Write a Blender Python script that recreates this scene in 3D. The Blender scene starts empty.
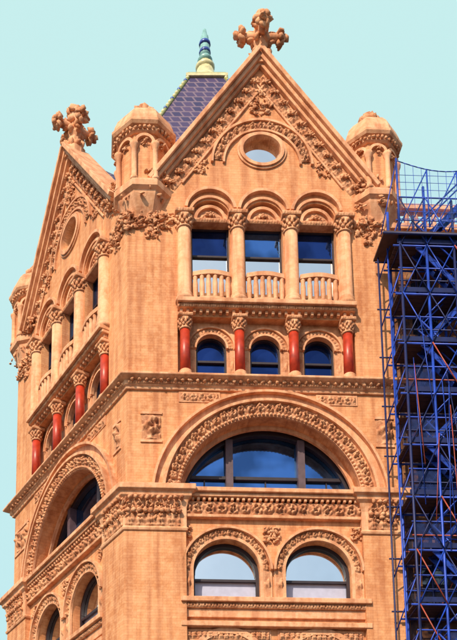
import bpy, math, random
from mathutils import Vector, Matrix, noise, Quaternion
random.seed(7)
pi=math.pi
scene=bpy.context.scene

# ------------------------------------------------------------------ materials
def new_mat(name):
    m=bpy.data.materials.new(name); m.use_nodes=True
    nt=m.node_tree; b=nt.nodes['Principled BSDF']
    return m,nt,b
def N(nt,t,**kw):
    n=nt.nodes.new(t)
    for k,v in kw.items(): setattr(n,k,v)
    return n
def stone(name,c1,c2,c3,brick=None,bump=0.25,bscale=14,bfac=.8,crevice_shade=False):
    m,nt,b=new_mat(name); L=nt.links.new
    tc=N(nt,'ShaderNodeTexCoord')
    n1=N(nt,'ShaderNodeTexNoise'); n1.inputs['Scale'].default_value=0.55; n1.inputs['Detail'].default_value=6
    n2=N(nt,'ShaderNodeTexNoise'); n2.inputs['Scale'].default_value=4.0; n2.inputs['Detail'].default_value=8; n2.inputs['Roughness'].default_value=.7
    L(tc.outputs['Object'],n1.inputs['Vector']); L(tc.outputs['Object'],n2.inputs['Vector'])
    r1=N(nt,'ShaderNodeValToRGB'); r1.color_ramp.elements[0].position=.38; r1.color_ramp.elements[1].position=.62
    r1.color_ramp.elements[0].color=(*c1,1); r1.color_ramp.elements[1].color=(*c2,1)
    L(n1.outputs['Fac'],r1.inputs['Fac'])
    r2=N(nt,'ShaderNodeValToRGB'); r2.color_ramp.elements[0].position=.42; r2.color_ramp.elements[1].position=.58
    r2.color_ramp.elements[0].color=(.0,.0,.0,1); r2.color_ramp.elements[1].color=(1,1,1,1)
    L(n2.outputs['Fac'],r2.inputs['Fac'])
    mx=N(nt,'ShaderNodeMixRGB'); mx.blend_type='MIX'
    mul=N(nt,'ShaderNodeMath',operation='MULTIPLY'); mul.inputs[1].default_value=.6
    L(r2.outputs['Color'],mul.inputs[0]); L(mul.outputs[0],mx.inputs['Fac'])
    L(r1.outputs['Color'],mx.inputs['Color1']); mx.inputs['Color2'].default_value=(*c3,1)
    col=mx.outputs['Color']
    mp=N(nt,'ShaderNodeMapping'); mp.inputs['Scale'].default_value=(2.2,2.2,.16)
    n3=N(nt,'ShaderNodeTexNoise'); n3.inputs['Scale'].default_value=1.6; n3.inputs['Detail'].default_value=5
    L(tc.outputs['Object'],mp.inputs['Vector']); L(mp.outputs['Vector'],n3.inputs['Vector'])
    r3=N(nt,'ShaderNodeValToRGB'); r3.color_ramp.elements[0].position=.34; r3.color_ramp.elements[1].position=.56
    r3.color_ramp.elements[0].color=(.60,.42,.34,1); r3.color_ramp.elements[1].color=(1,1,1,1)
    L(n3.outputs['Fac'],r3.inputs['Fac'])
    mm=N(nt,'ShaderNodeMixRGB'); mm.blend_type='MULTIPLY'; mm.inputs['Fac'].default_value=.7
    L(col,mm.inputs['Color1']); L(r3.outputs['Color'],mm.inputs['Color2']); col=mm.outputs['Color']
    if crevice_shade:  # shade in the carving's creases, put into the base colour via pointiness
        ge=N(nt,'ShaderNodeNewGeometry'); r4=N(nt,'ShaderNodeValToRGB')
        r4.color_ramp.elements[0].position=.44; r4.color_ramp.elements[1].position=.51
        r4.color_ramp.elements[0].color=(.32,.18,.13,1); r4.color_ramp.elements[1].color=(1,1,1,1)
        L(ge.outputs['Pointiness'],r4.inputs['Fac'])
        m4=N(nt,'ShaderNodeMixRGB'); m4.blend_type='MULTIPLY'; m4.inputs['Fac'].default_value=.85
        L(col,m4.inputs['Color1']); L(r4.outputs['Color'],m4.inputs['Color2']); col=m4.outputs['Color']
    bp=N(nt,'ShaderNodeBump'); bp.inputs['Strength'].default_value=bump; bp.inputs['Distance'].default_value=.03
    n4=N(nt,'ShaderNodeTexNoise'); n4.inputs['Scale'].default_value=bscale; n4.inputs['Detail'].default_value=6
    L(tc.outputs['Object'],n4.inputs['Vector'])
    h=n4.outputs['Fac']
    if brick:
        sp=N(nt,'ShaderNodeSeparateXYZ'); cb=N(nt,'ShaderNodeCombineXYZ')
        L(tc.outputs['Object'],sp.inputs[0])
        ad=N(nt,'ShaderNodeMath',operation='ADD'); L(sp.outputs['X'],ad.inputs[0]); L(sp.outputs['Y'],ad.inputs[1])
        L(ad.outputs[0],cb.inputs['X']); L(sp.outputs['Z'],cb.inputs['Y'])
        bk=N(nt,'ShaderNodeTexBrick'); bk.inputs['Scale'].default_value=1
        bk.inputs['Brick Width'].default_value=brick[0]; bk.inputs['Row Height'].default_value=brick[1]
        bk.inputs['Mortar Size'].default_value=brick[2]; bk.inputs['Mortar Smooth'].default_value=.3
        bk.inputs['Color1'].default_value=(1,1,1,1); bk.inputs['Color2'].default_value=(.86,.80,.77,1)
        bk.inputs['Mortar'].default_value=(.74,.66,.62,1); bk.inputs['Bias'].default_value=-.2
        L(cb.outputs[0],bk.inputs['Vector'])
        m3=N(nt,'ShaderNodeMixRGB'); m3.blend_type='MULTIPLY'; m3.inputs['Fac'].default_value=bfac
        L(col,m3.inputs['Color1']); L(bk.outputs['Color'],m3.inputs['Color2']); col=m3.outputs['Color']
    L(h,bp.inputs['Height']); L(bp.outputs[0],b.inputs['Normal'])
    L(col,b.inputs['Base Color']); b.inputs['Roughness'].default_value=.8
    return m
def simple(name,c,rough=.6,metal=0,var=.25,scale=5):
    m,nt,b=new_mat(name); L=nt.links.new
    tc=N(nt,'ShaderNodeTexCoord'); n=N(nt,'ShaderNodeTexNoise'); n.inputs['Scale'].default_value=scale; n.inputs['Detail'].default_value=5
    L(tc.outputs['Object'],n.inputs['Vector'])
    r=N(nt,'ShaderNodeValToRGB'); r.color_ramp.elements[0].position=.3; r.color_ramp.elements[1].position=.7
    r.color_ramp.elements[0].color=tuple(x*(1-var) for x in c)+(1,); r.color_ramp.elements[1].color=tuple(min(1,x*(1+var)) for x in c)+(1,)
    L(n.outputs['Fac'],r.inputs['Fac']); L(r.outputs['Color'],b.inputs['Base Color'])
    b.inputs['Roughness'].default_value=rough; b.inputs['Metallic'].default_value=metal
    return m
def glass(name,c,metal,rough=.05,wob=.02,var=.6):
    m,nt,b=new_mat(name); L=nt.links.new
    tc=N(nt,'ShaderNodeTexCoord'); n=N(nt,'ShaderNodeTexNoise'); n.inputs['Scale'].default_value=1.0
    L(tc.outputs['Object'],n.inputs['Vector'])
    bp=N(nt,'ShaderNodeBump'); bp.inputs['Strength'].default_value=wob*4; bp.inputs['Distance'].default_value=.05
    L(n.outputs['Fac'],bp.inputs['Height']); L(bp.outputs[0],b.inputs['Normal'])
    n2=N(nt,'ShaderNodeTexNoise'); n2.inputs['Scale'].default_value=.8
    L(tc.outputs['Object'],n2.inputs['Vector'])
    r=N(nt,'ShaderNodeValToRGB'); r.color_ramp.elements[0].position=.4; r.color_ramp.elements[1].position=.6
    r.color_ramp.elements[0].color=tuple(x*var for x in c)+(1,); r.color_ramp.elements[1].color=(*c,1)
    L(n2.outputs['Fac'],r.inputs['Fac']); L(r.outputs['Color'],b.inputs['Base Color'])
    b.inputs['Roughness'].default_value=rough; b.inputs['Metallic'].default_value=metal
    return m
def netmat(name,c,dens,cell):
    m,nt,b=new_mat(name); L=nt.links.new
    out=nt.nodes['Material Output']; tr=N(nt,'ShaderNodeBsdfTransparent'); mx=N(nt,'ShaderNodeMixShader')
    b.inputs['Base Color'].default_value=(*c,1); b.inputs['Roughness'].default_value=.7
    tc=N(nt,'ShaderNodeTexCoord'); n=N(nt,'ShaderNodeTexNoise'); n.inputs['Scale'].default_value=cell; n.inputs['Detail'].default_value=4
    L(tc.outputs['Object'],n.inputs['Vector'])
    mr=N(nt,'ShaderNodeMapRange'); mr.inputs['From Min'].default_value=.3; mr.inputs['From Max'].default_value=.7
    mr.inputs['To Min'].default_value=dens*.55; mr.inputs['To Max'].default_value=min(1,dens*1.35)
    L(n.outputs['Fac'],mr.inputs['Value']); L(mr.outputs[0],mx.inputs['Fac'])
    L(tr.outputs[0],mx.inputs[1]); L(b.outputs[0],mx.inputs[2]); L(mx.outputs[0],out.inputs['Surface'])
    return m
def rooftile(name):
    m,nt,b=new_mat(name); L=nt.links.new
    tc=N(nt,'ShaderNodeTexCoord'); sp=N(nt,'ShaderNodeSeparateXYZ'); cb=N(nt,'ShaderNodeCombineXYZ')
    L(tc.outputs['Object'],sp.inputs[0])
    ad=N(nt,'ShaderNodeMath',operation='ADD'); L(sp.outputs['X'],ad.inputs[0]); L(sp.outputs['Y'],ad.inputs[1])
    L(ad.outputs[0],cb.inputs['X']); L(sp.outputs['Z'],cb.inputs['Y'])
    bk=N(nt,'ShaderNodeTexBrick'); bk.inputs['Brick Width'].default_value=.42; bk.inputs['Row Height'].default_value=.42
    bk.inputs['Scale'].default_value=1; bk.inputs['Mortar Size'].default_value=.045
    bk.inputs['Color1'].default_value=(.018,.016,.09,1); bk.inputs['Color2'].default_value=(.06,.035,.12,1); bk.inputs['Mortar'].default_value=(.16,.11,.17,1)
    L(cb.outputs[0],bk.inputs['Vector']); L(bk.outputs['Color'],b.inputs['Base Color'])
    bp=N(nt,'ShaderNodeBump'); bp.inputs['Distance'].default_value=.05; bp.inputs['Strength'].default_value=.7; bp.invert=True
    L(bk.outputs['Fac'],bp.inputs['Height']); L(bp.outputs[0],b.inputs['Normal']); b.inputs['Roughness'].default_value=.6
    return m

MAT={
 'brick':stone('terracotta_brick',(.60,.245,.095),(.74,.345,.155),(.80,.43,.225),brick=(.31,.105,.008),bump=.3,bfac=.75),
 'trim':stone('terracotta_trim',(.60,.27,.125),(.77,.40,.215),(.85,.50,.31),brick=(.62,.36,.008),bfac=.45),
 'carve':stone('terracotta_carving',(.46,.175,.075),(.68,.32,.155),(.80,.46,.27),bump=.5,bscale=18,crevice_shade=True),
 'red':simple('red_granite',(.42,.035,.012),.4),
 'frame':simple('window_frame_dark',(.022,.014,.022),.5),
 'mullion':simple('mullion_stone',(.09,.055,.07),.6),
 'gdark':glass('glass_dark_blue',(.022,.06,.24),.85),
 'gblue':glass('glass_blue',(.10,.25,.62),.95,var=.5),
 'gsky':glass('glass_sky',(.96,.99,.98),1.0,var=.95),
 'blind':simple('window_blind',(.42,.45,.62),.5,var=.08),
 'tile':rooftile('purple_roof_tiles'),
 'ridge':simple('glazed_ridge',(.30,.31,.10),.35),
 'cream':simple('glazed_cream',(.62,.58,.34),.35),
 'bluegl':simple('glazed_blue',(.04,.08,.34),.3),
 'turq':simple('glazed_turquoise',(.24,.46,.46),.3),
 'sblue':simple('scaffold_blue_paint',(.012,.055,.40),.45,.2,var=.5,scale=2),
 'snavy':simple('scaffold_navy_paint',(.006,.014,.09),.5,.2),
 'sorange':simple('scaffold_orange_paint',(.36,.06,.03),.5),
 'plank':simple('scaffold_planks',(.06,.03,.028),.8),
 'net':netmat('debris_net',(.004,.006,.03),.72,3),
 'netp':netmat('blue_debris_net',(.01,.04,.2),.42,4),
 'netb':netmat('blue_net',(.03,.16,.62),.08,9),
 'asphalt':simple('asphalt',(.05,.05,.052),.9,scale=3),
 'pave':simple('pavement',(.24,.22,.20),.85,scale=2),
 'paint':simple('road_paint',(.78,.78,.74),.6,var=.05),
 'core':simple('inner_wall',(.10,.06,.045),.9),
}

# ------------------------------------------------------------------ buffers
class Grp:
    def __init__(s,parent,M): s.b={}; s.parent=parent; s.M=M
    def add(s,key,mat,vs,fs,smooth=False):
        k=(key,mat,smooth); B=s.b.setdefault(k,([],[])); o=len(B[0])
        B[0].extend([tuple(v) for v in vs]); B[1].extend([tuple(i+o for i in f) for f in fs])
    def flush(s,bevel=()):
        for (key,mat,sm),(vs,fs) in s.b.items():
            me=bpy.data.meshes.new(key); me.from_pydata(vs,[],fs); me.update()
            ob=bpy.data.objects.new(key,me); scene.collection.objects.link(ob)
            ob.parent=s.parent; ob.matrix_world=s.M
            me.materials.append(MAT[mat])
            if sm: me.polygons.foreach_set('use_smooth',[True]*len(me.polygons))
            if key in bevel:
                bm=ob.modifiers.new('bev','BEVEL'); bm.width=.022; bm.segments=2; bm.limit_method='ANGLE'; bm.angle_limit=.7
def empty(name):
    e=bpy.data.objects.new(name,None); scene.collection.objects.link(e); return e
BOXF=[(0,1,2,3),(7,6,5,4),(0,4,5,1),(1,5,6,2),(2,6,7,3),(3,7,4,0)]
def box(G,key,mat,x0,x1,y0,y1,z0,z1):
    G.add(key,mat,[(x0,y0,z0),(x1,y0,z0),(x1,y0,z1),(x0,y0,z1),(x0,y1,z0),(x1,y1,z0),(x1,y1,z1),(x0,y1,z1)],BOXF)
def beam(G,key,mat,p,q,lo,hi,y0,y1):
    d=Vector((q[0]-p[0],q[1]-p[1])).normalized(); n=Vector((-d.y,d.x))
    if n.y<0: n=-n
    P=[Vector(p)+n*lo,Vector(q)+n*lo,Vector(q)+n*hi,Vector(p)+n*hi]
    G.add(key,mat,[(v.x,y0,v.y) for v in P]+[(v.x,y1,v.y) for v in P],BOXF)
def lathe(G,key,mat,cx,cy,prof,seg=16,smooth=True,rot=0):
    vs=[];fs=[]
    for r,z in prof:
        for i in range(seg):
            a=2*pi*i/seg+rot; vs.append((cx+r*math.cos(a),cy+r*math.sin(a),z))
    n=len(prof)
    for j in range(n-1):
        for i in range(seg):
            k=(i+1)%seg; fs.append((j*seg+i,j*seg+k,(j+1)*seg+k,(j+1)*seg+i))
    fs.append(tuple(range(seg))[::-1]); fs.append(tuple((n-1)*seg+i for i in range(seg)))
    G.add(key,mat,vs,fs,smooth)
def tube(G,key,mat,a,b,r,seg=6):
    a=Vector(a);b=Vector(b); d=(b-a).normalized(); u=d.orthogonal().normalized(); w=d.cross(u)
    vs=[];
    for p in (a,b):
        for i in range(seg):
            t=2*pi*i/seg; vs.append(p+u*math.cos(t)*r+w*math.sin(t)*r)
    fs=[(i,(i+1)%seg,seg+(i+1)%seg,seg+i) for i in range(seg)]+[tuple(range(seg))[::-1],tuple(range(seg,2*seg))]
    G.add(key,mat,vs,fs,True)
def ring(G,key,mat,cx,cz,ri,ro,y0,y1,a0=0,a1=pi,seg=48,ez=1.0):
    vs=[];fs=[]
    for i in range(seg+1):
        a=a0+(a1-a0)*i/seg; c,s=math.cos(a),math.sin(a)*ez
        vs+= [(cx+ri*c,y0,cz+ri*s),(cx+ro*c,y0,cz+ro*s),(cx+ro*c,y1,cz+ro*s),(cx+ri*c,y1,cz+ri*s)]
    for i in range(seg):
        o=i*4
        for k in range(4): fs.append((o+k,o+(k+1)%4,o+4+(k+1)%4,o+4+k))
    fs.append((0,1,2,3)); o=seg*4; fs.append((o+3,o+2,o+1,o))
    G.add(key,mat,vs,fs)
def fan(G,key,mat,cx,cz,r,y,a0=0,a1=pi,seg=40,zmin=None,ez=1.0):
    pts=[(cx+r*math.cos(a0+(a1-a0)*i/seg),cz+r*ez*math.sin(a0+(a1-a0)*i/seg)) for i in range(seg+1)]
    if zmin is not None: pts=[(cx+r,zmin)]+pts+[(cx-r,zmin)]
    G.add(key,mat,[(p[0],y,p[1]) for p in pts],[tuple(range(len(pts)))[::-1]])
def archpts(cx,z0,zs,r,seg=28):
    return [(cx-r,z0),(cx+r,z0)]+[(cx+r*math.cos(pi*i/seg),zs+r*math.sin(pi*i/seg)) for i in range(seg+1)]
def plate(G,key,mat,outline,holes,y0,y1):
    cu=bpy.data.curves.new('tmp','CURVE'); cu.dimensions='2D'; cu.fill_mode='BOTH'; cu.extrude=.5
    for pts in [outline]+holes:
        sp=cu.splines.new('POLY'); sp.points.add(len(pts)-1)
        for i,p in enumerate(pts): sp.points[i].co=(p[0],p[1],0,1)
        sp.use_cyclic_u=True
    ob=bpy.data.objects.new('tmp',cu); scene.collection.objects.link(ob)
    dg=bpy.context.evaluated_depsgraph_get(); dg.update()
    me=bpy.data.meshes.new_from_object(ob.evaluated_get(dg))
    vs=[(v.co.x,y0+(v.co.z+.5)*(y1-y0),v.co.y) for v in me.vertices]
    fs=[tuple(p.vertices) for p in me.polygons]
    G.add(key,mat,vs,fs)
    bpy.data.objects.remove(ob); bpy.data.meshes.remove(me); bpy.data.curves.remove(cu)

# ---- carved relief
def pat(kind,t,w,W):
    n=.3*noise.noise(Vector((t*9,w*9,3.1+W)))+.2*noise.noise(Vector((t*2.1,w*2.1,9.1+W)))
    if kind=='scroll':
        P=W*.95; i=math.floor(t/P); x=(t/P-i-.5)*2; y=(w/W-.5)*2*(1 if i%2 else -1)
        r=math.hypot(x,y); a=math.atan2(y,x)+.6*math.sin(i*2.7)
        env=max(0,1-.55*r**3); h=env*(.6*(.5+.5*math.cos(7*r-a))+.4*(.5+.5*math.cos(5*a+3*r)))
        h=h*1.5-.22
    elif kind=='egg':
        P=W*.75; i=math.floor(t/P); x=(t/P-i-.5)*2; y=(w/W-.5)*2
        h=math.sqrt(max(0,1-(x*x/.42+y*y)))
        if abs(x)>.78: h=max(h,.55*(1-abs(y)))
    elif kind=='leaf':
        P=W*.62; i=math.floor(t/P); x=(t/P-i-.5)*2; y=w/W
        h=max(0,1-abs(x)**1.7)*(.35+.65*math.sin(pi*min(1,y*1.05)))-(.35 if abs(x)<.14 else 0)
        h*= .75+.25*math.cos(y*18)
    elif kind=='flower':
        P=W*1.0; i=math.floor(t/P); x=(t/P-i-.5)*2; y=(w/W-.5)*2; r=math.hypot(x,y); a=math.atan2(y,x)
        h=max(0,1-r**2.5)*(.6+.4*math.cos(6*a)) if r>.25 else .9
    else:
        h=.5+.5*math.sin(2*pi*(t/(W*.6)+w/W))
    return max(0,h+n)
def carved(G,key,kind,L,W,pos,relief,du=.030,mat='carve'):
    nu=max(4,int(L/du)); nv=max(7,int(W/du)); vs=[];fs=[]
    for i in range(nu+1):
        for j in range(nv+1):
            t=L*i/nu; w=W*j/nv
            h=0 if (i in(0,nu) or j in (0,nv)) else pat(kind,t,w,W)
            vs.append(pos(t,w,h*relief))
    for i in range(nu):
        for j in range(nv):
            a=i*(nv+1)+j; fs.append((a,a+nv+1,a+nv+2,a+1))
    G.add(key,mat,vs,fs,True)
def c_str(G,kind,x0,x1,z0,z1,y,rel,key='carved_frieze'):
    carved(G,key,kind,x1-x0,z1-z0,lambda t,w,h:(x0+t,y-h,z0+w),rel)
def c_arc(G,kind,cx,cz,ri,ro,y,rel,a0=0,a1=pi,key='carved_archivolt',ez=1.0):
    rm=(ri+ro)/2
    def pos(t,w,h):
        a=a1-t/rm; r=ri+w; return (cx+r*math.cos(a),y-h,cz+r*math.sin(a)*ez)
    carved(G,key,kind,rm*(a1-a0),ro-ri,pos,rel)
def c_slope(G,kind,p,q,lo,hi,y,rel,key='carved_rake'):
    d=Vector((q[0]-p[0],q[1]-p[1])); L=d.length; d.normalize(); n=Vector((-d.y,d.x))
    if n.y<0:n=-n
    def pos(t,w,h):
        v=Vector(p)+d*t+n*(lo+w); return (v.x,y-h,v.y)
    carved(G,key,kind,L,hi-lo,pos,rel)

# ---- lumps (foliate carving)
import bmesh
bm=bmesh.new(); bmesh.ops.create_icosphere(bm,subdivisions=2,radius=1); bm.verts.ensure_lookup_table()
ICV=[v.co.copy() for v in bm.verts]; ICF=[tuple(v.index for v in f.verts) for f in bm.faces]; bm.free()
def lump(G,key,mat,c,s,q=None,rough=.34):
    q=q or Quaternion(Vector((random.uniform(-1,1),random.uniform(-1,1),random.uniform(-1,1))).normalized(),random.uniform(0,6))
    off=Vector((random.uniform(0,99),0,0)); vs=[]
    for v in ICV:
        k=1+rough*noise.noise(v*2.3+off)*1.8
        p=Vector((v.x*s[0]*k,v.y*s[1]*k,v.z*s[2]*k)); p.rotate(q); vs.append(Vector(c)+p)
    G.add(key,mat,vs,ICF,True)
def clump(G,key,c,ext,n,sz,mat='carve'):
    for i in range(n):
        p=[c[k]+random.uniform(-1,1)*ext[k] for k in range(3)]
        s=sz*random.uniform(.6,1.3)
        lump(G,key,mat,p,(s,s*.35,s*.6))
def crocket(G,key,c,s):
    for a in range(5):
        t=pi*(.05+.9*a/4); lump(G,key,'carve',(c[0]+s*.6*math.cos(t),c[1]-s*.1,c[2]+s*.55*math.sin(t)),(s*.36,s*.22,s*.2))
    lump(G,key,'carve',(c[0],c[1]-s*.3,c[2]),(s*.3,s*.26,s*.28))

def capital(G,cx,cy,z0,z1,r,ab):
    h=z1-z0
    lathe(G,'column_capital','trim',cx,cy,[(r*1.12,z0-.05),(r*1.15,z0),(r*1.0,z0+.03),(r*1.1,z0+h*.4),(r*1.4,z0+h*.75)],14)
    for lay,(zz,rr) in enumerate([(.2,1.1),(.38,1.15),(.58,1.3)]):
        for i in range(10):
            a=2*pi*(i+.5*lay)/10
            lump(G,'column_capital','carve',(cx+r*rr*math.cos(a),cy+r*rr*math.sin(a),z0+h*zz),(r*.24,r*.26,h*.14),Quaternion((0,0,1),a))
    box(G,'column_abacus','trim',cx-ab,cx+ab,cy-ab,cy+ab,z0+h*.75,z1)
    c_str(G,'egg',cx-ab+.01,cx+ab-.01,z0+h*.76,z1-.01,cy-ab-.002,.03,'column_abacus_carving')
def finial(G,cx,cy,z0,H):
    k='gable_finial'; s=H/2.5
    lathe(G,k,'trim',cx,cy,[(.42*s,z0-.3),(.42*s,z0+.12*s),(.30*s,z0+.18*s),(.24*s,z0+.5*s),(.22*s,z0+.8*s)],8,False,pi/8)
    for i in range(8):
        a=i*pi/4; lump(G,k,'carve',(cx+.33*s*math.cos(a),cy+.33*s*math.sin(a),z0+.28*s),(.16*s,.12*s,.2*s))
    zc=z0+1.2*s
    lathe(G,k,'trim',cx,cy,[(.22*s,zc-.5*s),(.3*s,zc-.3*s),(.26*s,zc),(.27*s,zc+.3*s),(.2*s,zc+.8*s)],8,False)
    for i in range(10):
        a=i*2*pi/5+.3; zz=zc+(-.22 if i<5 else .25)*s
        lump(G,k,'carve',(cx+.3*s*math.cos(a),cy+.3*s*math.sin(a),zz),(.15*s,.1*s,.17*s))
    for dx,dy in ((1,0),(-1,0),(0,1),(0,-1)):
        a=Vector((cx,cy,zc)); b=a+Vector((dx,dy,0))*.76*s
        tube(G,k,'trim',a,b,.17*s,8)
        for j in range(7):
            t=2*pi*j/7; o=Vector((-dy,dx,0))*math.cos(t)*.2*s+Vector((0,0,1))*math.sin(t)*.24*s
            lump(G,k,'carve',b+o,(.17*s,.1*s,.13*s))
        for j in range(4): lump(G,k,'carve',b+Vector((dx,dy,0))*.14*s+Vector((random.uniform(-.1,.1),random.uniform(-.1,.1),random.uniform(-.12,.12)))*s,(.15*s,.1*s,.13*s))
        for uu in (-1,1): lump(G,k,'carve',a+Vector((dx,dy,0))*.42*s+Vector((0,0,.17*s*uu)),(.17*s,.12*s,.08*s))
    for j in range(7):
        t=2*pi*j/7; lump(G,k,'carve',(cx+.22*s*math.cos(t),cy+.22*s*math.sin(t),zc+.82*s),(.15*s,.1*s,.17*s))
    lump(G,k,'trim',(cx,cy,zc+1.0*s),(.19*s,.19*s,.26*s),rough=.1)
def turret(G,cx,cy,zb,R=1.15):
    r8=pi/8
    lathe(G,'turret_base','trim',cx,cy,[(R*.55,zb-1.4),(R*.72,zb-.9),(R*.86,zb-.5),(R*.88,zb-.4),(R*1.0,zb-.3),(R*1.02,zb-.1),(R*.98,zb-.05),(R*.98,zb),(R*.9,zb+.02)],8,False,r8)
    lathe(G,'turret_shaft','brick',cx,cy,[(R*.80,zb),(R*.80,zb+2.5)],8,False,r8)
    for i in range(8):
        a=r8+i*pi/4
        x,y=cx+R*.86*math.cos(a),cy+R*.86*math.sin(a)
        lathe(G,'turret_colonnette','trim',x,y,[(.15,zb),(.15,zb+.12),(.105,zb+.16),(.105,zb+1.35),(.16,zb+1.5),(.17,zb+1.6)],10)
        am=i*pi/4; n=Vector((math.cos(am),math.sin(am),0)); u=Vector((-n.y,n.x,0)); ap=R*.86*math.cos(r8)
        C=Vector((cx,cy,zb+1.6))+n*ap; hw=R*.86*math.sin(r8)
        vs=[];fs=[];sg=14
        for q in range(sg+1):
            t=pi*q/sg
            for rr,dd in ((hw*.72,.0),(hw*1.0,.0),(hw*1.0,-.14),(hw*.72,-.14)):
                vs.append(C+u*rr*math.cos(t)+Vector((0,0,rr*math.sin(t)))+n*(dd+.08))
        for q in range(sg):
            for z in range(4): fs.append((q*4+z,q*4+(z+1)%4,q*4+4+(z+1)%4,q*4+4+z))
        G.add('turret_arch','trim',vs,fs)
        clump(G,'turret_carving',tuple(C+Vector((0,0,.1))-n*.02),(.12,.12,.14),8,.08)
        clump(G,'turret_carving',tuple(Vector((cx,cy,zb-.55))+n*R*.82),(.2,.2,.1),7,.09)
    z=zb+2.05
    lathe(G,'turret_cornice','trim',cx,cy,[(R*.86,z),(R*.94,z+.06),(R*.94,z+.2),(R*1.04,z+.24),(R*1.1,z+.34),(R*1.1,z+.44),(R*1.0,z+.47)],8,False,r8)
    for i in range(40):
        a=2*pi*i/40; lump(G,'turret_cornice_beads','carve',(cx+R*.93*math.cos(a),cy+R*.93*math.sin(a),z+.14),(.06,.06,.08))
    z+=.45
    lathe(G,'turret_dome','trim',cx,cy,[(R*1.04,z),(R*1.0,z+.25),(R*.9,z+.55),(R*.72,z+.84),(R*.48,z+1.04),(R*.3,z+1.12),(R*.28,z+1.2),(R*.2,z+1.22)],8,False,r8)
    for i in range(9):
        a=i*2*pi/9; lump(G,'turret_finial','carve',(cx+.32*math.cos(a),cy+.32*math.sin(a),z+1.24),(.21,.13,.18))
    for i in range(6): lump(G,'turret_finial','carve',(cx+.15*math.cos(i*1.05),cy+.15*math.sin(i*1.05),z+1.5),(.17,.12,.2))

def sash(G,cx,w,z0,z1,y,gt,gb,rail=None):
    k='window_frame'; f=.07
    box(G,k,'frame',cx-w,cx-w+f,y-.06,y+.02,z0,z1); box(G,k,'frame',cx+w-f,cx+w,y-.06,y+.02,z0,z1)
    box(G,k,'frame',cx-w+f,cx+w-f,y-.055,y+.02,z1-f,z1); box(G,k,'frame',cx-w+f,cx+w-f,y-.055,y+.02,z0,z0+f)
    rz=rail if rail else (z0+z1)/2
    box(G,k,'frame',cx-w+f,cx+w-f,y-.05,y+.02,rz-.035,rz+.035)
    G.add('window_glass_upper',gt,[(cx-w,y,rz),(cx+w,y,rz),(cx+w,y,z1),(cx-w,y,z1)],[(0,1,2,3)])
    G.add('window_glass_lower',gb,[(cx-w,y+.03,z0),(cx+w,y+.03,z0),(cx+w,y+.03,rz),(cx-w,y+.03,rz)],[(0,1,2,3)])

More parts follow.
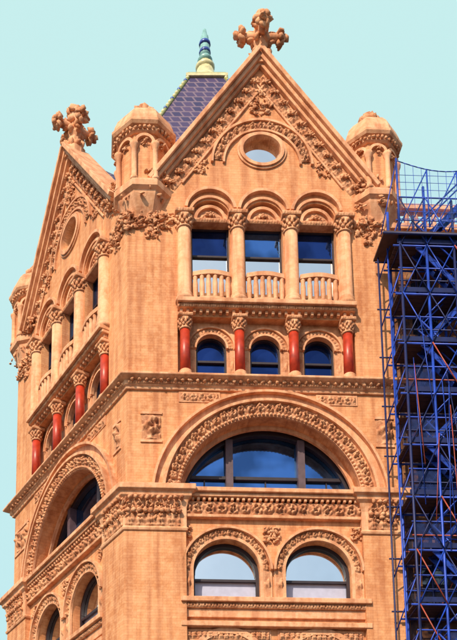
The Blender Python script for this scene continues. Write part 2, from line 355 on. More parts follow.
# ------------------------------------------------------------------ facade
def facade(G,c,p,xl,xr,near_left):
    hp=p*1.5+.27
    A,S=33.3,38.85
    gh=4.0
    out=[(xl,20.5),(xr,20.5),(xr,32.95),(c+gh,32.95),(c+gh,A),(c,S),(c-gh,A),(c-gh,32.95),(xl,32.95)]
    holes=[]
    bays=[c-p,c,c+p]; wr=.72*p/2.0
    for b in bays: holes.append(archpts(b,28.25,31.9,wr))
    holes.append([(c-hp,25.1),(c+hp,25.1),(c+hp,27.7),(c-hp,27.7)])
    zc=20.4; Ri=3.3
    a0=math.asin((20.7-zc)/Ri)
    holes.append([(c+Ri*math.cos(a0+(pi-2*a0)*i/60),zc+Ri*math.sin(a0+(pi-2*a0)*i/60)) for i in range(61)])
    oz=34.85
    holes.append([(c+.72*math.cos(2*pi*i/40),oz+.62*math.sin(2*pi*i/40)) for i in range(40)])
    plate(G,'wall_brickwork','brick',out,holes,0,1.05)
    for sg in (-1,1):
        f=(c+sg*(gh+.25),A-.25); ap=(c,S+.12)
        beam(G,'rake_coping','trim',f,ap,0,.16,-.5,.75)
        beam(G,'rake_moulding','trim',f,ap,-.14,-.002,-.36,.0)
        beam(G,'rake_moulding','trim',f,ap,-.26,-.142,-.2,.0)
        d=Vector((ap[0]-f[0],ap[1]-f[1])); L=d.length; d.normalize()
        c_slope(G,'leaf',(f[0]+d.x*.5,f[1]+d.y*.5),(ap[0]-d.x*.75,ap[1]-d.y*.75),-.78,-.28,-.01,.1)
        beam(G,'rake_moulding','trim',(f[0]+d.x*.9,f[1]+d.y*.9),(ap[0]-d.x*.9,ap[1]-d.y*.9),-.87,-.79,-.08,.0)
        nn=Vector((-d.y,d.x));  nn=nn if nn.y>0 else -nn
        t=.6
        while t<L-.7:
            q=Vector(f)+d*t-nn*.5; crocket(G,'rake_crockets',(q.x,-.08,q.y),.22); t+=.56
        clump(G,'gable_foot_carving',(c+sg*(gh-.05),-.16,A-.05),(.36,.12,.26),60,.1)
        clump(G,'gable_foot_carving',(c+sg*(gh+.28),-.3,A+.18),(.2,.1,.1),16,.09)
    dpt=4.2
    G.add('gable_roof','tile',[(c-gh,1.0,A-.25),(c,1.0,S-.1),(c+gh,1.0,A-.25),(c-gh,dpt,A-.25),(c,dpt,S-.1),(c+gh,dpt,A-.25)],[(0,1,4,3),(1,2,5,4),(3,4,5),(0,2,1)])
    finial(G,c+.1*(1 if near_left else 0),.1,S+.02,2.5)
    ring(G,'oculus_ring','trim',c,oz,.72,.86,-.12,.1,0,2*pi,48,.86)
    ring(G,'oculus_ring','trim',c,oz,.87,.95,-.06,.0,0,2*pi,48,.86)
    fan(G,'oculus_glass','gsky',c,oz,.74,.22,0,2*pi,40)
    az=34.25
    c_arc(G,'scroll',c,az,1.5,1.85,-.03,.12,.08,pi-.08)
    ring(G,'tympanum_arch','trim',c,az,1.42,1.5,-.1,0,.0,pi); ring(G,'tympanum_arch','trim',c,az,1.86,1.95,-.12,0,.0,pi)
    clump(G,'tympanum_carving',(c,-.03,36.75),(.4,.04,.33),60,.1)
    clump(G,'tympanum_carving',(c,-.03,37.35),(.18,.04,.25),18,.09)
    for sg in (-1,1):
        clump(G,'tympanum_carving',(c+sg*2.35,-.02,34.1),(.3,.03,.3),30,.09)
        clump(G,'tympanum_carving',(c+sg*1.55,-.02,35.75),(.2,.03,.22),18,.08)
    for i,b in enumerate(bays):
        ring(G,'arcade_hood','trim',b,31.95,wr+.02,wr+.12,-.07,.0)
        ring(G,'arcade_hood','trim',b,32.1,p/2-.13,p/2-.02,-.17,.0,.12,pi-.12)
        fan(G,'lunette_back','trim',b,31.87,wr+.02,.2,0,pi,30)
        c_arc(G,'leaf',b,31.87,.05,wr*.62,.19,.12,.05,pi-.05,'lunette_carving')
        ring(G,'lunette_rim','trim',b,31.9,wr*.68,wr*.84,.08,.2)
        crocket(G,'lunette_carving',(b,.1,32.0),.24)
        box(G,'window_lintel','trim',b-wr,b+wr,.0,.5,31.7,31.88)
        c_str(G,'egg',b-wr+.02,b+wr-.02,31.72,31.86,-.002,.04)
        sash(G,b,wr,28.8,31.7,.42,['gdark','gblue','gdark'][i],'gsky',30.55)
        nb=6
        def bow(t): return -.08-.13*math.sin(pi*t)
        for q in range(12):
            t0,t1=q/12,(q+1)/12; X0,X1=b-wr+.02+(2*wr-.04)*t0,b-wr+.02+(2*wr-.04)*t1
            for z0,z1,e in ((29.3,29.47,.05),(28.22,28.38,.05)):
                y0,y1=bow(t0),bow(t1)
                G.add('balustrade_rail','trim',[(X0,y0-e,z0),(X1,y1-e,z0),(X1,y1-e,z1),(X0,y0-e,z1),(X0,y0+.16,z0),(X1,y1+.16,z0),(X1,y1+.16,z1),(X0,y0+.16,z1)],BOXF)
        for q in range(nb):
            t=(q+.5)/nb; X=b-wr+2*wr*t; Y=bow(t)+.06
            lathe(G,'baluster','trim',X,Y,[(.09,28.38),(.09,28.44),(.075,28.5),(.1,28.65),(.098,29.0),(.075,29.15),(.09,29.24),(.09,29.3)],10)
        box(G,'window_sill','trim',b-wr,b+wr,.1,.6,28.25,28.5)
    for k in (-1.5,-.5,.5,1.5):
        x=c+k*p
        lathe(G,'arcade_column','trim',x,-.06,[(.34,28.2),(.34,28.35),(.29,28.42),(.31,28.5),(.255,28.58),(.24,31.25)],18)
        capital(G,x,-.06,31.3,31.92,.25,.36)
        lathe(G,'red_column_base','trim',x,-.02,[(.27,25.1),(.27,25.3),(.23,25.35),(.24,25.41),(.2,25.45)],16)
        lathe(G,'red_column','red',x,-.02,[(.19,25.45),(.18,27.12)],18)
        capital(G,x,-.02,27.15,27.66,.19,.28)
    box(G,'string_course','trim',c-hp-.02,c+hp+.02,-.42,.08,28.03,28.2)
    box(G,'string_course','trim',c-hp,c+hp,-.28,.06,27.9,28.027)
    c_str(G,'egg',c-hp+.02,c+hp-.02,27.91,28.02,-.283,.04)
    n=int(2*hp/.24)
    for i in range(n):
        x=c-hp+.13+i*(2*hp-.26)/(n-1); box(G,'dentils','trim',x-.055,x+.055,-.17,.0,27.76,27.897)
    wl=.57*p/2
    plate(G,'arcade_back_wall','trim',[(c-hp-.02,25.08),(c+hp+.02,25.08),(c+hp+.02,27.72),(c-hp-.02,27.72)],[archpts(b,25.2,26.62,wl) for b in bays],.34,.9)
    for b in bays:
        c_arc(G,'leaf',b,26.62,wl+.05,wl+.27,.33,.09,0,pi)
        ring(G,'arch_roll','trim',b,26.62,wl-.02,wl+.05,.22,.36); ring(G,'arch_roll','trim',b,26.62,wl+.27,wl+.33,.24,.36)
        for sg in (-1,1):
            c_str(G,'scroll',b+sg*(wl+.15)-.1,b+sg*(wl+.15)+.1,25.3,26.6,.33,.07)
        fan(G,'window_glass_arched','gdark',b,26.62,wl+.05,.6,0,pi,30,25.2)
        ring(G,'window_frame','frame',b,26.62,wl-.08,wl+.01,.48,.61)
        for sg in (-1,1): box(G,'window_frame','frame',b+sg*(wl-.03)-.04,b+sg*(wl-.03)+.04,.48,.61,25.2,26.62)
        box(G,'window_frame','frame',b-wl,b+wl,.50,.61,26.2,26.28)
        box(G,'window_sill','trim',b-wl-.04,b+wl+.04,.2,.7,25.1,25.3)
    for sg in (-1,1):
        xe=xl if sg<0 else xr
        xm=(xe+c+sg*hp)/2; w=abs(xe-(c+sg*hp))/2-.15
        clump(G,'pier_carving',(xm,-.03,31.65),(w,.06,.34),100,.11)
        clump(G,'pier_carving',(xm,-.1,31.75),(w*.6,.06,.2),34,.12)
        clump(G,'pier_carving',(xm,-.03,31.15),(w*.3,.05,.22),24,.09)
    c_arc(G,'scroll',c,zc,3.42,3.78,-.10,.14,.1,pi-.1)
    ring(G,'big_arch_ring','trim',c,zc,3.28,3.42,-.09,.0,.09,pi-.09,90); ring(G,'big_arch_ring','trim',c,zc,3.42,3.8,-.097,.0,.09,pi-.09,90)
    ring(G,'big_arch_ring','trim',c,zc,3.8,3.9,-.26,.0,.08,pi-.08,90)
    ring(G,'big_arch_voussoirs','trim',c,zc,3.9,4.18,-.05,.0,.07,pi-.07,90)
    ring(G,'big_arch_hood','trim',c,zc,4.18,4.27,-.22,.0,.08,pi-.08,90)
    for k in range(70):
        a=.1+(pi-.2)*k/69; lump(G,'arch_beads','trim',(c+3.35*math.cos(a),-.12,zc+3.35*math.sin(a)),(.06,.06,.06),rough=0)
    yg=1.0
    fan(G,'big_arch_glass','gblue',c,zc,3.3,yg,a0,pi-a0,60)
    ring(G,'window_frame','frame',c,zc,3.08,3.27,yg-.2,yg-.01,a0,pi-a0,70)
    ring(G,'big_arch_inner_moulding','trim',c,zc,3.16,3.31,.5,.62,a0,pi-a0,70)
    for xm in (c-1.35,c+1.3):
        zt=zc+math.sqrt(3.15**2-(xm-c)**2); box(G,'window_mullion','mullion',xm-.13,xm+.13,yg-.3,yg-.005,20.7,zt)
    for xm in (c-2.25,c+2.25,c):
        zt=zc+math.sqrt(3.12**2-(xm-c)**2); box(G,'window_mullion','frame',xm-.025,xm+.025,yg-.05,yg-.006,20.9,min(zt,21.75))
    box(G,'window_transom','frame',c-3.0,c+3.0,yg-.12,yg-.008,21.75,21.87)
    box(G,'window_transom','frame',c-3.2,c+3.2,yg-.12,yg-.008,20.65,20.9)
    for sg in (-1,1):
        x0,x1=sorted((c+sg*1.75,c+sg*3.25))
        box(G,'panel_frame','trim',x0,x1,-.03,.0,24.22,24.62)
        c_str(G,'scroll',x0+.06,x1-.06,24.26,24.58,-.032,.09,'spandrel_carving')
        xe=xl if sg<0 else xr
        x0,x1=sorted((xe-sg*.15,c+sg*3.9)); 
        if near_left and sg<0: x0+=.35
        if (not near_left) and sg>0: x1-=.35
        c_str(G,'scroll',x0,x1,22.7,23.7,-.01,.16,'spandrel_carving')
        box(G,'panel_frame','trim',x0-.04,x1+.04,-.05,.0,22.6,22.697); box(G,'panel_frame','trim',x0-.04,x1+.04,-.05,.0,23.703,23.8)
    bx0,bx1=c-3.2,c+3.2; D=-.2
    box(G,'belt_cornice','trim',xl,xr,-.38,.05,20.76+D,20.92+D)
    box(G,'belt_cornice','trim',xl,xr,-.27,.05,20.62+D,20.757+D)
    n=int((xr-xl)/.2)
    for i in range(n):
        x=xl+.1+i*.2; box(G,'dentils','trim',x-.05,x+.05,-.22,.0,20.50+D,20.617+D)
    box(G,'belt_frieze_ground','trim',xl,xr,-.10,.05,20.0+D,20.5+D)
    c_str(G,'scroll',bx0-.9,bx1+.9,20.03+D,20.47+D,-.103,.14)
    box(G,'belt_lower_moulding','trim',xl,xr,-.17,.05,19.88+D,19.998+D)
    ac=[c-1.62,c+1.62]; r=1.2; zs=17.75
    plate(G,'wall_brickwork_lower','brick',[(xl,0.0),(xr,0.0),(xr,19.7),(xl,19.7)],
      [archpts(a,16.68,zs,r) for a in ac]+[archpts(a,12.0,14.2,1.2) for a in ac]+[[(a-1.3,6.5),(a+1.3,6.5),(a+1.3,10.3),(a-1.3,10.3)] for a in ac]+[[(a-1.35,.5),(a+1.35,.5),(a+1.35,5),(a-1.35,5)] for a in ac],.02,.95)
    for a in ac:
        c_arc(G,'scroll',a,zs,r+.08,r+.31,-.05,.12,0,pi)
        ring(G,'arch_ring','trim',a,zs,r-.03,r+.08,-.06,.03); ring(G,'arch_ring','trim',a,zs,r+.08,r+.32,-.045,.03); ring(G,'arch_ring','trim',a,zs,r+.32,r+.4,-.2,.03)
        for sg in (-1,1):
            x0,x1=sorted((a+sg*(r+.08),a+sg*(r+.31))); c_str(G,'scroll',x0,x1,16.7,zs-.02,-.05,.12)
            x0,x1=sorted((a+sg*(r-.03),a+sg*(r+.08))); box(G,'arch_jamb','trim',x0,x1,-.06,.02,16.68,zs)
            x0,x1=sorted((a+sg*(r+.08),a+sg*(r+.385))); box(G,'arch_jamb','trim',x0,x1,-.045,.02,16.68,zs)
        yy=.5
        fan(G,'window_glass_upper','gsky',a,zs,r+.02,yy,0,pi,40,17.55)
        G.add('window_blind','blind',[(a-r,yy+.03,16.65),(a+r,yy+.03,16.65),(a+r,yy+.03,17.6),(a-r,yy+.03,17.6)],[(0,1,2,3)])
        ring(G,'window_frame','frame',a,zs,r-.13,r+.0,yy-.12,yy-.01)
        for sg in (-1,1):
            x0,x1=sorted((a+sg*(r-.12),a+sg*r)); box(G,'window_frame','frame',x0,x1,yy-.12,yy-.01,16.68,zs)
        box(G,'window_frame','frame',a-r+.1,a+r-.1,yy-.1,yy-.005,17.52,17.61)
        box(G,'window_frame','frame',a-r+.1,a+r-.1,yy-.1,yy-.005,16.68,16.8)
        c_str(G,'leaf',a-1.45,a+1.45,15.2,15.5,-.03,.12)
        box(G,'panel_frame','trim',a-1.5,a+1.5,-.02,.02,15.12,15.55)
        fan(G,'window_glass_arched','gdark',a,14.2,1.25,.5,0,pi,30,12)
        ring(G,'arch_ring','trim',a,14.2,1.2,1.42,-.08,.02)
        for z0,z1,w in ((6.5,10.3,1.3),(.5,5,1.35)): sash(G,a,w,z0,z1,.4,'gblue','gdark')
    clump(G,'spandrel_carving',(c,-.04,19.1),(.28,.04,.28),40,.09)
    for sg in (-1,1): clump(G,'spandrel_carving',(c+sg*3.05,-.03,19.2),(.2,.04,.22),26,.08)
    sx0,sx1=c-3.25,c+3.4
    box(G,'sill_course','trim',sx0,sx1,-.3,.05,16.48,16.66)
    box(G,'sill_course','trim',sx0,sx1,-.16,.05,16.3,16.477); c_str(G,'egg',sx0+.1,sx1-.1,16.32,16.46,-.163,.05)
    box(G,'sill_course','trim',sx0,sx1,-.07,.05,15.98,16.297)
    box(G,'string_course','trim',sx0,sx1,-.24,.05,15.6,15.78)
    for z in (11.2,5.6): box(G,'string_course','trim',xl,xr,-.3,.05,z,z+.35)

# ------------------------------------------------------------------ plan
P0=Vector((-.11,32.84))
dr=Vector((.9993,.038)).normalized(); dl=Vector((-.4894,.8721)).normalized()
nr=Vector((dr.y,-dr.x)); nl=Vector((-dl.y,dl.x)); 
if nl.x>0: nl=-nl
def PR(s,o): return P0+dr*s+nr*o
def PL(s,o): return P0+dl*s+nl*o
def basis(ax,inn): 
    M=Matrix.Identity(4)
    M[0][0],M[1][0]=ax.x,ax.y; M[0][1],M[1][1]=inn.x,inn.y; M[0][3],M[1][3]=P0.x,P0.y
    return M
MR=basis(dr,-nr); ML=basis(-dl,-nl)
bld=empty('romanesque_corner_building')
GR=Grp(bld,MR); GL=Grp(bld,ML); GW=Grp(bld,Matrix.Identity(4))
WR,WL=9.75,10.35
facade(GR,5.1,2.0,0,WR,True)
facade(GL,-4.9,2.12,-WL,0,False)
turret(GR,.62,.55,33.0,1.2)
turret(GR,9.45,.55,33.0,1.1)
turret(GL,-9.85,.55,33.0,1.1)

def sweep(G,key,mat,path,prof,caps=True):
    n=len(path); nor=[]
    for i in range(n-1):
        d=(path[i+1]-path[i]).normalized(); nor.append(Vector((d.y,-d.x)))
    vs=[];fs=[]
    for i in range(n):
        if i==0: m=nor[0]
        elif i==n-1: m=nor[-1]
        else: m=(nor[i-1]+nor[i])/(1+nor[i-1].dot(nor[i]))
        for o,z in prof: q=path[i]+m*o; vs.append((q.x,q.y,z))
    k=len(prof)
    for i in range(n-1):
        for j in range(k): fs.append((i*k+j,(i+1)*k+j,(i+1)*k+(j+1)%k,i*k+(j+1)%k))
    if caps: fs.append(tuple(range(k))); fs.append(tuple((n-1)*k+j for j in range(k))[::-1])
    G.add(key,mat,vs,fs)
full=[PL(WL+.1,-.8),PL(WL+.1,0),P0.copy(),PR(WR+.02,0),PR(WR+.02,-.8)]
D=-.2
sweep(GW,'main_cornice','trim',full,[(-.05,24.86+D),(.08,24.86+D),(.10,24.95+D),(.17,25.0+D),(.17,25.14+D),(.32,25.19+D),(.42,25.25+D),(.42,25.33+D),(.24,25.37+D),(-.05,25.37+D)])
c_str(GR,'egg',0,WR,25.01+D,25.13+D,-.173,.06); c_str(GL,'egg',-WL,0,25.01+D,25.13+D,-.173,.06)
for G,a,b in ((GR,0,WR),(GL,-WL,0)):
    n=int((b-a)/.26)
    for i in range(n):
        x=a+.15+i*(b-a-.3)/(n-1); lump(G,'cornice_modillions','carve',(x,-.23,25.14+D),(.07,.1,.07))
def pier(path,o):
    sweep(GW,'lower_pier','brick',path,[(-.05,0),(o,0),(o,19.1),(-.05,19.1)])
    sweep(GW,'lower_pier_cap','trim',path,[(-.05,19.1),(o+.05,19.1),(o+.08,19.2),(o+.03,19.25),(o+.03,19.95),(o+.1,20.25),(o+.2,20.35),(o+.22,20.48),(o+.34,20.54),(o+.34,20.74),(-.05,20.78)])
    sweep(GW,'lower_pier_plinth','trim',path,[(-.05,0),(o+.15,0),(o+.15,1.1),(o+.05,1.25),(-.05,1.25)])
po=.2
pier([PL(1.3,-.3),PL(1.3,0),P0.copy(),PR(1.85,0),PR(1.85,-.3)],po)
pier([PR(8.5,-.3),PR(8.5,0),PR(9.55,0),PR(9.55,-.3)],po)
pier([PL(10.3,-.3),PL(10.3,0),PL(8.7,0),PL(8.7,-.3)],po)
def capleaf(G,x0,x1):
    c_str(G,'leaf',x0,x1,19.27,19.85,-po-.035,.12,'pier_capital_leaves')
    c_str(G,'scroll',x0,x1,19.87,20.22,-po-.05,.14,'pier_capital_leaves')
    x=x0+.1
    while x<x1:
        lump(G,'pier_capital_leaves','carve',(x,-po-.13,19.8),(.1,.09,.09)); lump(G,'pier_capital_leaves','carve',(x+.08,-po-.2,20.26),(.08,.1,.07)); x+=.2
    clump(G,'pier_capital_leaves',((x0+x1)/2,-po-.08,19.85),((x1-x0)/2,.05,.3),45,.09)
capleaf(GR,-.1,1.85); capleaf(GR,8.5,9.55); capleaf(GL,-1.3,.1); capleaf(GL,-10.3,-8.7)
clump(GR,'pier_capital_leaves',(-.1,-po-.03,19.9),(.1,.1,.4),24,.11)
clump(GR,'corner_carving',(-.02,-.0,31.6),(.22,.12,.4),50,.12)

cin=P0-(nr+nl)/(1+nr.dot(nl))*1.5
poly=[PL(WL-.2,-.9),PL(WL-.3,-1.5),cin,PR(17.5,-2.2),PR(17.5,-16),PR(0,-16)+dl*4]
vs=[(p.x,p.y,0) for p in poly]+[(p.x,p.y,31.2) for p in poly]; n=len(poly)
GW.add('building_core','core',vs,[(i,(i+1)%n,n+(i+1)%n,n+i) for i in range(n)]+[tuple(range(n,2*n))])

# wing behind the scaffold
ex=Grp(bld,MR); x0,x1=WR,17.5; yw=.55
bs=[x0+1.6+2.0*i for i in range(3)]
hl=[archpts(b,27.5,29.8,.6) for b in bs]+[archpts(b,24.5,25.6,.5) for b in bs]+[[(b-.7,20.8),(b+.7,20.8),(b+.7,23.4),(b-.7,23.4)] for b in bs]+[archpts(b,16.7,18.2,.75) for b in bs]+[[(b-.7,12.2),(b+.7,12.2),(b+.7,14.8),(b-.7,14.8)] for b in bs]
plate(ex,'wing_wall_brickwork','brick',[(x0,0),(x1,0),(x1,32.0),(x0,32.0)],hl,yw,yw+1)
for b in bs:
    for z0,z1,w,g in ((27.5,30.5,.65,'gdark'),(24.5,26.2,.55,'gdark'),(20.8,23.4,.7,'gblue'),(16.7,19,.78,'gsky'),(12.2,14.8,.7,'gdark')):
        sash(ex,b,w,z0,z1,yw+.6,g,'gdark' if g!='gsky' else 'blind')
    ring(ex,'wing_arch','trim',b,29.8,.6,.8,yw-.12,yw); ring(ex,'wing_arch','trim',b,25.6,.5,.7,yw-.1,yw); ring(ex,'wing_arch','trim',b,18.2,.75,1.0,yw-.12,yw)
    lathe(ex,'wing_red_column','red',b+1,yw-.15,[(.19,24.6),(.18,26.1)],14); capital(ex,b+1,yw-.15,26.1,26.6,.19,.27)
    lathe(ex,'wing_column','trim',b+1,yw-.15,[(.25,27.5),(.24,29.6)],14); capital(ex,b+1,yw-.15,29.6,30.2,.24,.34)
for z0,z1,o in ((31.8,32.05,.42),(31.4,31.797,.25),(27.1,27.4,.3),(23.9,24.3,.4),(19.8,20.6,.3),(16.2,16.6,.25)):
    box(ex,'wing_string_course','trim',x0,x1,yw-o,yw+.1,z0,z1)
c_str(ex,'leaf',x0+.1,x1-.1,31.43,31.78,yw-.253,.12)
xx=x0+.6
while xx<x1:
    lathe(ex,'wing_parapet_baluster','trim',xx,yw-.1,[(.11,32.0),(.11,32.1),(.07,32.2),(.12,32.45),(.07,32.7),(.11,32.8)],8); xx+=.35
box(ex,'wing_parapet_rail','trim',x0+.5,x1,yw-.3,yw+.1,32.8,33.0)
ex.flush(bevel=('wing_string_course',))

# pyramid roof + spire
cx,cy=3.36,38.5; zt=43.3; zb=35.6; ht=.8; hb=.8+(43.3-35.6)*.386
vs=[(cx+sx*hb,cy+sy*hb,zb) for sx,sy in((-1,-1),(1,-1),(1,1),(-1,1))]+[(cx+sx*ht,cy+sy*ht,zt) for sx,sy in((-1,-1),(1,-1),(1,1),(-1,1))]
GW.add('pyramid_roof','tile',vs,[(0,1,5,4),(1,2,6,5),(2,3,7,6),(3,0,4,7),(4,5,6,7)])
box(GW,'roof_drum','brick',cx-hb+.12,cx+hb-.12,cy-hb+.12,cy+hb-.12,31.0,zb+.01)
for i in range(4):
    a,b=Vector(vs[i]),Vector(vs[i+4]); tube(GW,'roof_hip_ridge','ridge',a,b,.08,8)
    L=(b-a).length; k=int(L/.3)
    for j in range(k): 
        q=a+(b-a)*(j+.5)/k; lump(GW,'roof_hip_knobs','cream' if j%3 else 'bluegl',q+Vector((0,0,.05)),(.09,.09,.09),rough=0)
box(GW,'roof_cap','cream',cx-ht-.12,cx+ht+.12,cy-ht-.12,cy+ht+.12,zt-.02,zt+.12)
box(GW,'roof_cap_band','ridge',cx-ht-.03,cx+ht+.03,cy-ht-.03,cy+ht+.03,zt+.12,zt+.24)
lathe(GW,'roof_spire_base','cream',cx,cy,[(.8,zt+.24),(.64,zt+.5),(.46,zt+.85),(.38,zt+1.2)],16)
lathe(GW,'roof_spire_ball','cream',cx,cy,[(.28,zt+1.18),(.42,zt+1.28),(.44,zt+1.4),(.3,zt+1.55),(.25,zt+1.65)],16)
lathe(GW,'roof_spire_ball','turq',cx,cy,[(.25,zt+1.64),(.34,zt+1.75),(.26,zt+1.9)],16)
lathe(GW,'roof_spire','turq',cx,cy,[(.25,zt+1.85),(.23,zt+2.5),(.2,zt+2.52),(.18,zt+3.0),(.13,zt+3.1),(.08,zt+3.4)],10)
for z in (2.1,2.55): lathe(GW,'roof_spire_band','bluegl',cx,cy,[(.26,zt+z),(.27,zt+z+.08),(.25,zt+z+.16)],12)

bv=('string_course','sill_course','belt_cornice','belt_lower_moulding','rake_coping','rake_moulding','column_abacus','dentils','window_lintel')
GR.flush(bv); GL.flush(bv); GW.flush(('main_cornice','lower_pier_cap'))

# ------------------------------------------------------------------ scaffold
sc=empty('scaffolding'); S=Grp(sc,MR)
posts=[9.7,10.65,11.65,12.8,14.0,15.3,16.8]; rows=[-.35,-1.55]
top=31.6
lev=[.3+1.95*i for i in range(16)]
for i,x in enumerate(posts):
    for j,y in enumerate(rows):
        tube(S,'scaffold_posts','sblue' if (i+j)%2==0 else 'snavy',(x,y,.13),(x,y,top+random.uniform(-.6,.8)),.05)
for li,z in enumerate(lev):
    for y in rows:
        tube(S,'scaffold_ledgers','sblue',(posts[0]-.25,y,z),(posts[-1],y,z),.036)
        tube(S,'scaffold_guard_rails','sorange' if li%3==0 else 'snavy',(posts[0]-.1,y,z+.55),(posts[-1],y,z+.55),.024)
        tube(S,'scaffold_guard_rails','sblue',(posts[0]-.1,y,z+1.05),(posts[-1],y,z+1.05),.026)
    for x in posts:
        tube(S,'scaffold_transoms','snavy',(x,rows[0],z),(x,rows[1],z),.034); tube(S,'scaffold_transoms','sblue',(x,rows[0],z+1.0),(x,rows[1],z+1.0),.026)
    for k in range(5):
        yk=-.42-.22*k
        box(S,'scaffold_deck_planks','plank',posts[0]-.15,posts[-1],yk-.2,yk,z+.035,z+.08)
    box(S,'scaffold_toe_board','snavy',posts[0]-.1,posts[-1],rows[1]-.02,rows[1]+.01,z+.09,z+.27)
    for i in range(len(posts)-1):
        a,b=posts[i],posts[i+1]
        if z+1.95<top+1:
            tube(S,'scaffold_braces',random.choice(['sblue','snavy']),(a,rows[1]-.05,z),(b,rows[1]-.05,z+1.95),.024)
            if random.random()<.6: tube(S,'scaffold_braces',random.choice(['sorange','sblue','snavy','snavy']),(b,rows[1]-.09,z),(a,rows[1]-.09,z+1.95),.022)
            if random.random()<.3: tube(S,'scaffold_braces','sorange',(a,rows[0],z),(b,rows[0],z+1.95),.02)
            if random.random()<.25:
                S.add('scaffold_net_panels','netp',[(a,rows[1]+.03,z+.1),(b,rows[1]+.03,z+.1),(b,rows[1]+.03,z+1.05),(a,rows[1]+.03,z+1.05)],[(0,1,2,3)])
    a,b=(posts[1]-.3,posts[2]+.5) if li%2 else (posts[2]+.5,posts[1]-.3)
    if z+1.95<top:
        for yy in (-1.05,-1.48):
            d=Vector((b-a,0,1.95)); nrm=Vector((-1.95,0,b-a)).normalized()*.09
            p=Vector((a,yy,z+.05)); q=p+d
            S.add('scaffold_stair_stringer','sblue',[p-nrm,q-nrm,q+nrm,p+nrm]+[v+Vector((0,.04,0)) for v in (p-nrm,q-nrm,q+nrm,p+nrm)],BOXF)
            tube(S,'scaffold_stair_rail','sblue',(a,yy,z+.95),(b,yy,z+2.9),.03)
        for t in range(8):
            f=(t+.5)/8; xs=a+(b-a)*f; zs=z+.05+1.95*f; box(S,'scaffold_stair_treads','snavy',xs-.1,xs+.1,-1.48,-1.01,zs,zs+.03)
for z in lev[6:]:
    tube(S,'scaffold_ties','snavy',(9.1,-.5,z+.2),(9.7,-.5,z+.2),.03)
    tube(S,'scaffold_ties','sblue',(9.2,-.5,z-.6),(9.75,-1.5,z+1.2),.022)
tube(S,'scaffold_side_post','snavy',(9.2,-.55,.13),(9.2,-.55,29.9),.035)
tube(S,'scaffold_side_post','sblue',(9.42,-1.0,.13),(9.42,-1.0,29.9),.03)
box(S,'scaffold_outrigger_platform','plank',9.1,16.8,-1.7,-.3,29.95,30.02)
tube(S,'scaffold_outrigger_beam','snavy',(9.05,-1.72,29.9),(16.8,-1.72,29.9),.05)
for i in range(36):
    x=9.6+i*.2+random.uniform(-.1,.1); z0=random.uniform(8,24); tube(S,'scaffold_thin_rods',random.choice(['sorange','sorange','sblue','sblue','snavy']),(x,-1.7,z0),(x+random.uniform(-.5,.5),-1.7,z0+random.uniform(3,8)),.014)
X0,X1,Z0,Z1=9.7,16.8,30.3,33.0
def ztop(x): return Z1-.4*math.sin(min(1,(x-X0)/3.5)*pi) 
x=X0
while x<X1:
    tube(S,'scaffold_top_mesh_wires','sblue',(x,-1.62,Z0),(x,-1.62,ztop(x)),.009,4); x+=.3
z=Z0
while z<Z1-.5:
    tube(S,'scaffold_top_mesh_wires','sblue',(X0,-1.62,z),(X1,-1.62,z),.009,4); z+=.3
q=[X0+.25*i for i in range(28)]
for a,b in zip(q,q[1:]): tube(S,'scaffold_top_rail','sblue',(a,-1.62,ztop(a)),(b,-1.62,ztop(b)),.02)
tube(S,'scaffold_top_rail','sblue',(X0,-1.6,Z1+.1),(X0,-1.6,30),.04)
for i in range(6):
    xa=X0+i*1.1; tube(S,'scaffold_braces','sblue',(xa,-1.6,Z0),(xa+1.1,-1.6,Z1-.35),.024); tube(S,'scaffold_posts','sblue',(xa+1.1,-1.6,Z0),(xa+1.1,-1.6,ztop(xa+1.1)),.03)
tube(S,'scaffold_top_rail','sblue',(X0,-1.6,31.5),(X1,-1.6,31.5),.03)
tube(S,'scaffold_braces','sblue',(X0,-1.6,Z1),(9.15,-1.2,Z0),.02)
nv=[(a,-1.63,Z0) for a in q]+[(a,-1.63,ztop(a)-.02) for a in q]; k=len(q)
S.add('scaffold_top_net','netb',nv,[(i,i+1,k+i+1,k+i) for i in range(k-1)])
S.add('scaffold_debris_net','net',[(9.8,-.3,.2),(16.8,-.3,.2),(16.8,-.3,30.0),(9.8,-.3,30.0)],[(0,1,2,3)])
S.flush()

# ------------------------------------------------------------------ ground
def sheet(name,mat,pts,z,h=0):
    if h: vs=[(p[0],p[1],z) for p in pts]+[(p[0],p[1],z+h) for p in pts]; n=len(pts); fs=[(i,(i+1)%n,n+(i+1)%n,n+i) for i in range(n)]+[tuple(range(n,2*n))]
    else: vs=[(p[0],p[1],z) for p in pts]; fs=[tuple(range(len(pts)))]
    me=bpy.data.meshes.new(name); me.from_pydata(vs,[],fs); ob=bpy.data.objects.new(name,me); scene.collection.objects.link(ob); me.materials.append(MAT[mat]); return ob
sheet('ground','asphalt',[(-1500,-1500),(1500,-1500),(1500,1500),(-1500,1500)],-.02)
sheet('street_road','asphalt',[tuple(PR(-300,26)),tuple(PR(300,26)),tuple(PR(300,5)),tuple(PR(-300,5))],-.012)
cor=P0+(nr+nl)/(1+nr.dot(nl))*4.5
sheet('pavement','pave',[tuple(PL(200,4.5)),tuple(cor),tuple(PR(200,4.5)),tuple(PR(200,-3)),tuple(P0-(nr+nl)*1.5),tuple(PL(200,-3))],-.01,.14)
road=empty('road_markings')
for i in range(30):
    a=-90+i*6
    o=sheet('lane_dash','paint',[tuple(PR(a,15.4)),tuple(PR(a+3,15.4)),tuple(PR(a+3,15.55)),tuple(PR(a,15.55))],-.008); o.parent=road

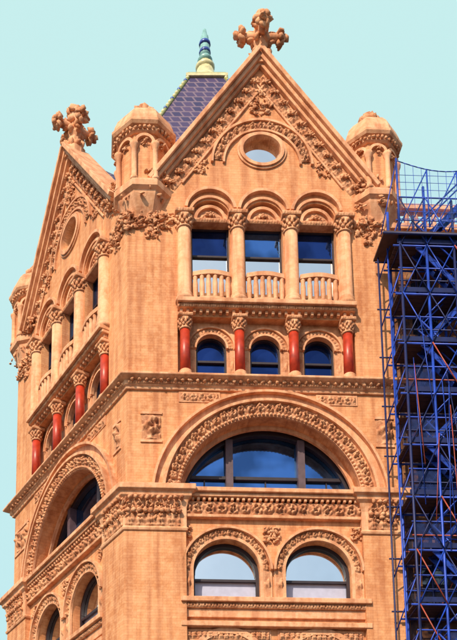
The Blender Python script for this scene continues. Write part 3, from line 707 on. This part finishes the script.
# ------------------------------------------------------------------ light, sky, camera
sv=Vector((-.46,-.84)).normalized(); el=math.radians(40)
toSun=Vector((sv.x*math.cos(el),sv.y*math.cos(el),math.sin(el)))
sd=bpy.data.lights.new('sun','SUN'); sd.energy=5.0; sd.angle=math.radians(.5); sd.color=(1,.83,.62)
so=bpy.data.objects.new('sun',sd); scene.collection.objects.link(so); so.rotation_euler=toSun.to_track_quat('Z','Y').to_euler()
w=bpy.data.worlds.new('World'); scene.world=w; w.use_nodes=True; nt=w.node_tree; L=nt.links.new
sky=nt.nodes.new('ShaderNodeTexSky'); sky.sky_type='NISHITA'; sky.sun_disc=False; sky.sun_elevation=el; sky.sun_rotation=math.atan2(sv.x,sv.y)
sky.air_density=1.0; sky.dust_density=2.0; sky.ozone_density=1.0
tc=nt.nodes.new('ShaderNodeTexCoord'); sp=nt.nodes.new('ShaderNodeSeparateXYZ'); L(tc.outputs['Generated'],sp.inputs[0])
mr=nt.nodes.new('ShaderNodeMapRange'); mr.inputs['From Min'].default_value=-.4; mr.inputs['From Max'].default_value=.6
mr.inputs['To Min'].default_value=.2; mr.inputs['To Max'].default_value=.95
L(sp.outputs['Y'],mr.inputs['Value'])
hz=nt.nodes.new('ShaderNodeMapRange'); hz.inputs['From Min'].default_value=.4; hz.inputs['From Max'].default_value=.76; hz.inputs['To Min'].default_value=0; hz.inputs['To Max'].default_value=1
L(sp.outputs['Z'],hz.inputs['Value'])
hc=nt.nodes.new('ShaderNodeMixRGB'); L(hz.outputs[0],hc.inputs['Fac']); hc.inputs['Color1'].default_value=(4.4,6.7,6.9,1); hc.inputs['Color2'].default_value=(4.6,6.9,6.8,1)
mx=nt.nodes.new('ShaderNodeMixRGB'); L(mr.outputs[0],mx.inputs['Fac']); L(sky.outputs[0],mx.inputs['Color1']); L(hc.outputs[0],mx.inputs['Color2'])
bg=nt.nodes['Background']; bg.inputs['Strength'].default_value=.13
L(mx.outputs[0],bg.inputs['Color'])
cd=bpy.data.cameras.new('camera'); co=bpy.data.objects.new('camera',cd); scene.collection.objects.link(co)
co.location=(0,0,1.7); co.rotation_euler=(math.radians(100),0,0)
cd.sensor_width=36; cd.sensor_fit='VERTICAL'; cd.sensor_height=36; cd.lens=56.6
cd.shift_y=.841; cd.shift_x=.153; cd.clip_end=5000
scene.camera=co
scene.view_settings.view_transform='Standard'; scene.view_settings.look='None'; scene.view_settings.exposure=0
